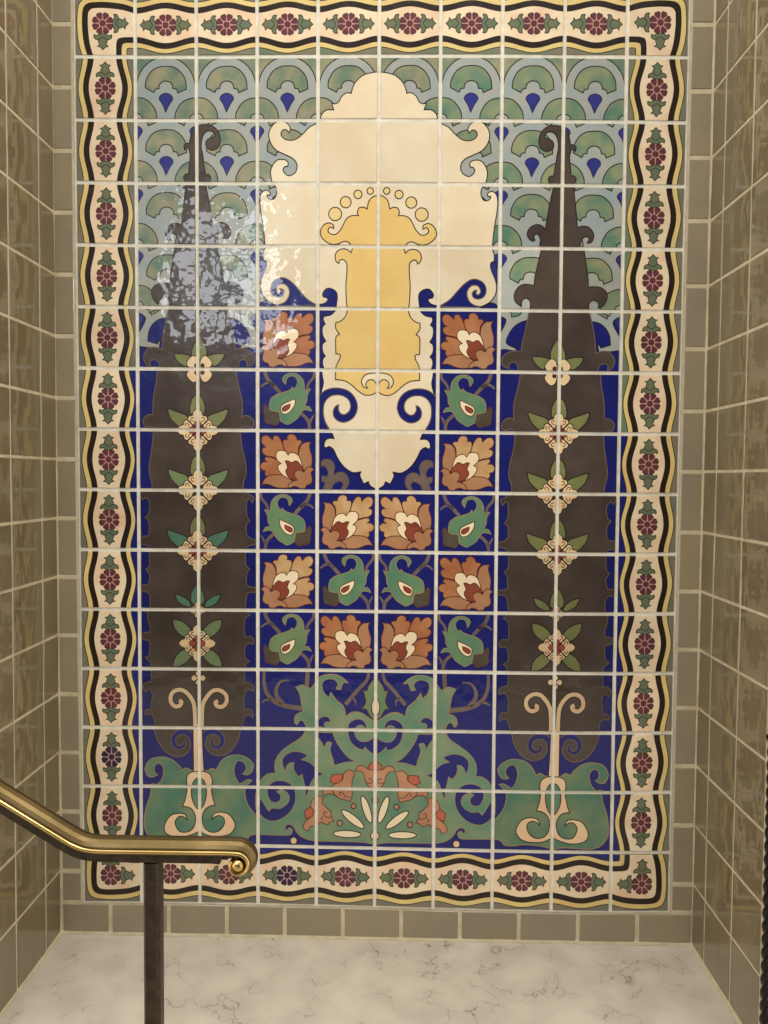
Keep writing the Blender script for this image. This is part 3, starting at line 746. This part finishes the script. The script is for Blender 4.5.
F = [f[::-1] for f in F]
o = build('floor', V, F, [fm], [0] * 6); o['kind'] = 'structure'
# caulk bead where walls meet the floor
V = []; F = []; w = .05 * S
path = [Vector((x0, -DEP * S, 0)), Vector((x0, 0, 0)), Vector((x1, 0, 0)), Vector((x1, -DEP * S, 0))]
nn = [Vector((1, 0, 0)), Vector((1, -1, 0)), Vector((-1, -1, 0)), Vector((-1, 0, 0))]
for q, d in zip(path, nn):
    V += [q + Vector((0, 0, .06 * S)), q + d * w * .45 + Vector((0, 0, .05 * S)), q + d * w * .7 + Vector((0, 0, .0006)), q]
for i in range(3):
    for k in range(4):
        a = i * 4; F.append((a + k, a + (k + 1) % 4, a + 4 + (k + 1) % 4, a + 4 + k))
F += [(3, 2, 1, 0), (12, 13, 14, 15)]
o = build('trim_1', V, F, [WGROUT], [0] * len(F)); o['kind'] = 'structure'

# ------------------------------------------------------------------ camera
f_, rx, ry, rz, cx, cy, cz = 789.6, -0.0433, 0.0193, -0.0084, 5.3782, -13.1917, -7.8515
def mat3(a): return Matrix(a)
Rx = Matrix(((1, 0, 0), (0, cos(rx), -sin(rx)), (0, sin(rx), cos(rx))))
Ry = Matrix(((cos(ry), 0, sin(ry)), (0, 1, 0), (-sin(ry), 0, cos(ry))))
Rz = Matrix(((cos(rz), -sin(rz), 0), (sin(rz), cos(rz), 0), (0, 0, 1)))
R = Rz @ Rx @ Ry
ax = [Vector((R[i][0], R[i][2], R[i][1])) for i in range(3)]
camz = FLOOR_V * S * ASP + cz * S
cam = bpy.data.cameras.new('camera'); co = bpy.data.objects.new('camera', cam); COL.objects.link(co)
C3 = Matrix((ax[0], ax[1], -ax[2])).transposed()
co.matrix_world = Matrix.Translation(((cx - 5) * S, cy * S, camz)) @ C3.to_4x4()
cam.sensor_fit = 'VERTICAL'; cam.sensor_height = 24; cam.sensor_width = 18; cam.lens = 24 * f_ / 1024
cam.clip_start = .02
bpy.context.scene.camera = co
CP = Vector(((cx - 5) * S, cy * S, camz))
def ray_at(px, py, Y):   # where a sight line meets the plane at depth Y (metres), for working out positions
    d = ax[0] * (px - 384) / f_ + ax[1] * (512 - py) / f_ + ax[2]
    return CP + d * ((Y - CP.y) / d.y)

# ------------------------------------------------------------------ handrail
BR = mat('brass', srgb(124, 106, 72), srgb(104, 88, 56), rough=.42, metal=1, scale=20, bump=.1, bump_scale=60)  # dim reflection on the rail cap and volute is put into this darker colour
PB = mat('polished_brass', srgb(214, 186, 126), srgb(196, 166, 106), rough=.2, metal=1, scale=20)
DK = mat('dark_bronze', srgb(66, 56, 44), srgb(48, 40, 32), rough=.42, metal=.7, scale=90, bump=.25, bump_scale=300)
YR = (cy + 6.0) * S
mm_ = 6.0 * S / f_         # metres per picture pixel at the rail
A_ = [ray_at(x, y, YR) for x, y in ((-160, 0), (66, 833.5), (82, 842), (96, 845.2), (116, 846), (239.6, 847.7))]
A_[0] = ray_at(-160, 833.5 - (66 + 160) * .617, YR)
def sweep(name, path, prof, matl, parent, closed_ends=True, scales=None, smooth=False):
    """profile points are (y toward camera, z up) in metres; the path lies in a vertical plane"""
    V = []; F = []; n = len(prof)
    for i, q in enumerate(path):
        t = (path[min(i + 1, len(path) - 1)] - path[max(i - 1, 0)]).normalized()
        up = Vector((0, 1, 0)).cross(t) * -1
        if up.length < 1e-6: up = Vector((0, 0, 1))
        up.normalize()
        a = path[i] - path[i - 1] if i else None; b_ = path[i + 1] - path[i] if i < len(path) - 1 else None
        k = 1
        if a is not None and b_ is not None: k = 1 / max(.5, cos(a.angle(b_) / 2))
        sc = scales[i] if scales else 1
        for (yy, zz) in prof: V.append(q + Vector((0, -yy * sc, 0)) + up * zz * k * sc)
    for i in range(len(path) - 1):
        for j in range(n):
            a = i * n + j; b2 = i * n + (j + 1) % n
            F.append((a, b2, b2 + n, a + n))
    if closed_ends: F.append(tuple(range(n))[::-1]); F.append(tuple(range((len(path) - 1) * n, len(path) * n)))
    return build(name, V, F, [matl], [0] * len(F), parent, None, smooth)
rail = bpy.data.objects.new('handrail', None); COL.objects.link(rail)
rail.location = (0, 0, 0)
rail['label'] = 'brass stair handrail ending in a volute on a dark square post'
rail['category'] = 'handrail'
def fine(path, n=8):
    P = [(q.x, q.z) for q in path]
    P[0] = (*P[0], 1)
    out = crv(P, False, n)
    return [Vector((x, YR, z)) for x, z in out]
pth = fine(A_)
# crown of the rail: rounded top, bright bead, small cove below.  units: picture pixels * mm_
CAPR = [(-11, -3), (-11.5, 1), (-10, 6), (-6, 9), (0, 10), (5, 9), (8.5, 6.5), (10.5, 3.4), (11, 2.2), (10.2, 1.4), (10.2, -2.6), (11, -3.2), (11, -3.8), (-9, -3.8)]
BEAD = [(9.5, 1.3), (11.6, 1.2), (12.8, .5), (13.3, -.6), (12.8, -1.7), (11.6, -2.4), (9.5, -2.5)]
CH = [(-8, -3.6), (9, -3.6), (9, -12.6), (-8, -12.6)]
end = [p_ for p_ in pth if p_.x <= ray_at(223, 848, YR).x] + [ray_at(223, 848.4, YR)]
sweep('rail_bar', end, [(a * mm_, b * mm_) for a, b in CH], DK, rail)
# volute: crown and bead curl over and under into a button
ctr = ray_at(240, 861, YR); sp = []; scl = []; bd = []
for k in range(0, 49):
    t = k / 48; ang = pi / 2 + .05 - t * (1.75 * pi); rad = (13.4 - 3.4 * min(1, t * 2.2) - 1.6 * t) * mm_
    sp.append(Vector((ctr.x + rad * cos(ang), YR, ctr.z + rad * sin(ang)))); scl.append(max(.05, 1 - 1.1 * t ** 1.1))
def run(path, profs):
    out = []
    for i, q in enumerate(path):
        t = (path[min(i + 1, len(path) - 1)] - path[max(i - 1, 0)]).normalized()
        up = (Vector((0, 1, 0)).cross(t) * -1).normalized()
        out.append([q + Vector((0, -yy * mm_, 0)) + up * zz * mm_ for yy, zz in profs[i]])
    return out
def skin(name, rings_, matl, parent):
    V = [q for r_ in rings_ for q in r_]; n = len(rings_[0]); F = []
    for i in range(len(rings_) - 1):
        for j in range(n):
            a = i * n + j; b2 = i * n + (j + 1) % n
            F.append((a, b2, b2 + n, a + n))
    F.append(tuple(range(n))[::-1]); F.append(tuple(range((len(rings_) - 1) * n, len(rings_) * n)))
    return build(name, V, F, [matl], [0] * len(F), parent)
pth2 = [q for q in pth if q.x < sp[0].x - .0005]
pr = [CAPR] * len(pth2)
for c_ in scl: pr.append([(a if a < 0 else a - (0 if b < 1 else (1 - c_) * 1.5), b * c_ if b > 0 else b * (.5 + .5 * c_)) for a, b in CAPR])
full = run(pth2 + sp, pr); nb = len(pth2)
skin('rail_cap', full[:nb + 1], BR, rail); skin('volute', full[nb:], BR, rail)
full = run(pth2 + sp, [BEAD] * len(pr))
skin('bead', full[:nb + 1], PB, rail); skin('volute_bead', full[nb:], PB, rail)
V = []; F = []; n = 28; rings = [(0, 14.4), (1.6, 14.3), (3.4, 13.8), (5.2, 12.6), (6.4, 11.0), (6.9, 9.5), (6.9, -9)]
for r_, y_ in rings[1:]:
    for k in range(n): V.append(Vector((ctr.x + r_ * mm_ * cos(2 * pi * k / n), YR - y_ * mm_, ctr.z + r_ * mm_ * sin(2 * pi * k / n))))
for i in range(len(rings) - 2):
    for k in range(n):
        a = i * n + k; b2 = i * n + (k + 1) % n; F.append((a, b2, b2 + n, a + n))
F.append(tuple(range(n))[::-1]); F.append(tuple(range((len(rings) - 2) * n, (len(rings) - 1) * n)))
F = [f[::-1] for f in F]
build('volute_button', V, F, [PB], [0] * len(F), rail)
# square post, chamfered, with base plate
pt_ = ray_at(153.5, 860.3, YR); hw = 8.4 * mm_; ch = 2.2 * mm_
V = []; F = []
oct_ = [(-hw + ch, -hw), (hw - ch * 1.6, -hw), (hw, -hw + ch * 1.6), (hw, hw - ch), (hw - ch, hw), (-hw + ch, hw), (-hw, hw - ch), (-hw, -hw + ch)]
for z in (0.006, pt_.z):
    for a, b_ in oct_: V.append(Vector((pt_.x + a + (.0006 if z < .1 else 0), YR + b_, z)))
for k in range(8): F.append((k, (k + 1) % 8, 8 + (k + 1) % 8, 8 + k))
F.append(tuple(range(8))[::-1]); F.append(tuple(range(8, 16)))
build('post', V, F, [DK], [0] * len(F), rail)
V = []; F = []
for z, s_ in ((0, 1), (.005, 1), (.008, .92)):
    for a, b_ in ((-1, -1), (1, -1), (1, 1), (-1, 1)): V.append(Vector((pt_.x + a * .03 * s_, YR + b_ * .03 * s_, z)))
for i in range(2):
    for k in range(4): F.append((i * 4 + k, i * 4 + (k + 1) % 4, i * 4 + 4 + (k + 1) % 4, i * 4 + 4 + k))
F += [(3, 2, 1, 0), (8, 9, 10, 11)]
build('base_plate', V, F, [DK], [0] * len(F), rail)
# small bracket stub under the volute end of the bar
q = ray_at(224.5, 855.5, YR); V = []; F = []
for dy in (-6, 6):
    for a, b_ in ((-2, 4), (6, 4), (5, -1.5), (-1, -1.5)): V.append(Vector((q.x + a * mm_, YR + dy * mm_, q.z + b_ * mm_)))
F = [(0, 1, 2, 3), (7, 6, 5, 4)] + [(k, k + 4, (k + 1) % 4 + 4, (k + 1) % 4) for k in range(4)]
build('end_stop', V, F, [DK], [0] * len(F), rail)

# ------------------------------------------------------------------ twisted iron post at the right
IR = mat('wrought_iron', srgb(24, 20, 19), srgb(15, 13, 12), rough=.2, metal=.5, scale=50, bump=.3, bump_scale=150)
YI = -(DEP + .22) * S
ti = ray_at(776.5, 727, YI); V = []; F = []; n = 24; zb = 0.012; hh = ti.z - .03; steps = 300; R0 = 8.2 * (YI - CP.y) / f_
for i in range(steps + 1):
    z = zb + (hh - zb) * i / steps; tw = z / .084 * 2 * pi
    for k in range(n):
        a = 2 * pi * k / n; rr = R0 * (.66 + .34 * abs(cos(1.5 * a)) ** .7)
        V.append(Vector((ti.x + rr * cos(a + tw), YI + rr * sin(a + tw), z)))
for i in range(steps):
    for k in range(n):
        a = i * n + k; b2 = i * n + (k + 1) % n; F.append((a, b2, b2 + n, a + n))
F.append(tuple(range(n))[::-1]); F.append(tuple(range(steps * n, steps * n + n)))
ip = bpy.data.objects.new('iron_post', None); COL.objects.link(ip); ip.location = (ti.x, YI, 0)
ip['label'] = 'dark rope-twisted wrought iron post beside the right tiled wall'; ip['category'] = 'post'
def rel(V): return [q - Vector((ti.x, YI, 0)) for q in V]
build('twisted_shaft', rel(V), F, [IR], [0] * len(F), ip, None, True)
V = []; F = []; prof = [(0, R0 * .9), (.006, R0 * 1.15), (.012, R0 * 1.15), (.016, R0 * .7), (.02, R0 * .95), (.027, R0 * .9), (.03, R0 * .4), (.031, .0005)]
for z, r_ in prof:
    for k in range(16): V.append(Vector((ti.x + r_ * cos(k * pi / 8), YI + r_ * sin(k * pi / 8), hh + z - .001)))
for i in range(len(prof) - 1):
    for k in range(16): a = i * 16 + k; b2 = i * 16 + (k + 1) % 16; F.append((a, b2, b2 + 16, a + 16))
F.append(tuple(range(16))[::-1]); F.append(tuple(range((len(prof) - 1) * 16, len(prof) * 16)))
build('finial', rel(V), F, [IR], [0] * len(F), ip, None, True)
V = []; F = []; prof = [(0, R0 * 1.9), (.006, R0 * 1.9), (.01, R0 * 1.5), (.014, R0 * 1.1)]
for z, r_ in prof:
    for k in range(16): V.append(Vector((ti.x + r_ * cos(k * pi / 8), YI + r_ * sin(k * pi / 8), z)))
for i in range(len(prof) - 1):
    for k in range(16): a = i * 16 + k; b2 = i * 16 + (k + 1) % 16; F.append((a, b2, b2 + 16, a + 16))
F.append(tuple(range(16))[::-1]); F.append(tuple(range((len(prof) - 1) * 16, len(prof) * 16)))
build('post_base', rel(V), F, [IR], [0] * len(F), ip)

# ------------------------------------------------------------------ light
sc = bpy.context.scene
sc.view_settings.view_transform = 'Standard'; sc.view_settings.look = 'None'
wd = bpy.data.worlds.new('world'); sc.world = wd; wd.use_nodes = True
nt = wd.node_tree; N = nt.nodes; Lk = nt.links; bg = N['Background']
# a dim room straight behind the viewer, light arriving from above and from the sides
tc = N.new('ShaderNodeTexCoord'); sx = N.new('ShaderNodeSeparateXYZ'); Lk.new(tc.outputs['Generated'], sx.inputs[0])
def math_(op, a, b=None):
    m = N.new('ShaderNodeMath'); m.operation = op
    for i, q in enumerate((a, b)):
        if q is None: continue
        if isinstance(q, (int, float)): m.inputs[i].default_value = q
        else: Lk.new(q, m.inputs[i])
    return m.outputs[0]
xx = math_('MULTIPLY', sx.outputs[0], sx.outputs[0]); zz = math_('MULTIPLY', sx.outputs[2], sx.outputs[2])
rr = math_('SQRT', math_('ADD', xx, zz))
mr = N.new('ShaderNodeMapRange'); mr.interpolation_type = 'SMOOTHSTEP'
mr.inputs[1].default_value = .47; mr.inputs[2].default_value = .84; mr.inputs[3].default_value = .2; mr.inputs[4].default_value = 1.85
Lk.new(rr, mr.inputs[0])
bg.inputs[0].default_value = srgb(246, 239, 228); Lk.new(mr.outputs[0], bg.inputs[1])
def area(name, loc, target, sx, sy, power, col):
    l = bpy.data.lights.new(name, 'AREA'); l.shape = 'RECTANGLE'; l.size = sx; l.size_y = sy; l.energy = power; l.color = col
    o = bpy.data.objects.new(name, l); COL.objects.link(o); o.location = loc
    o.rotation_euler = (Vector(target) - Vector(loc)).to_track_quat('-Z', 'Y').to_euler()
    return o
MC = (0, 0, 1.2)
area('ceiling_light', (0.1, -1.7, 4.2), (0, -.5, 0.2), 1.8, .9, 34, (1, .95, .86))
# bright window behind and to the left, mirrored in the upper left glaze
for i in range(2):
    for j in range(3):
        area('window_pane_light', (-1.18 + i * .36, -2.75, 2.14 + j * .29), (-.68 + i * .36, 0, 1.6 + j * .29), .25, .2, 2.2, (.88, .93, 1))
area('lamp', (1.9, -1.2, 2.3), (1.0, 0, 1.6), .06, .2, 1.2, (1, .97, .92))
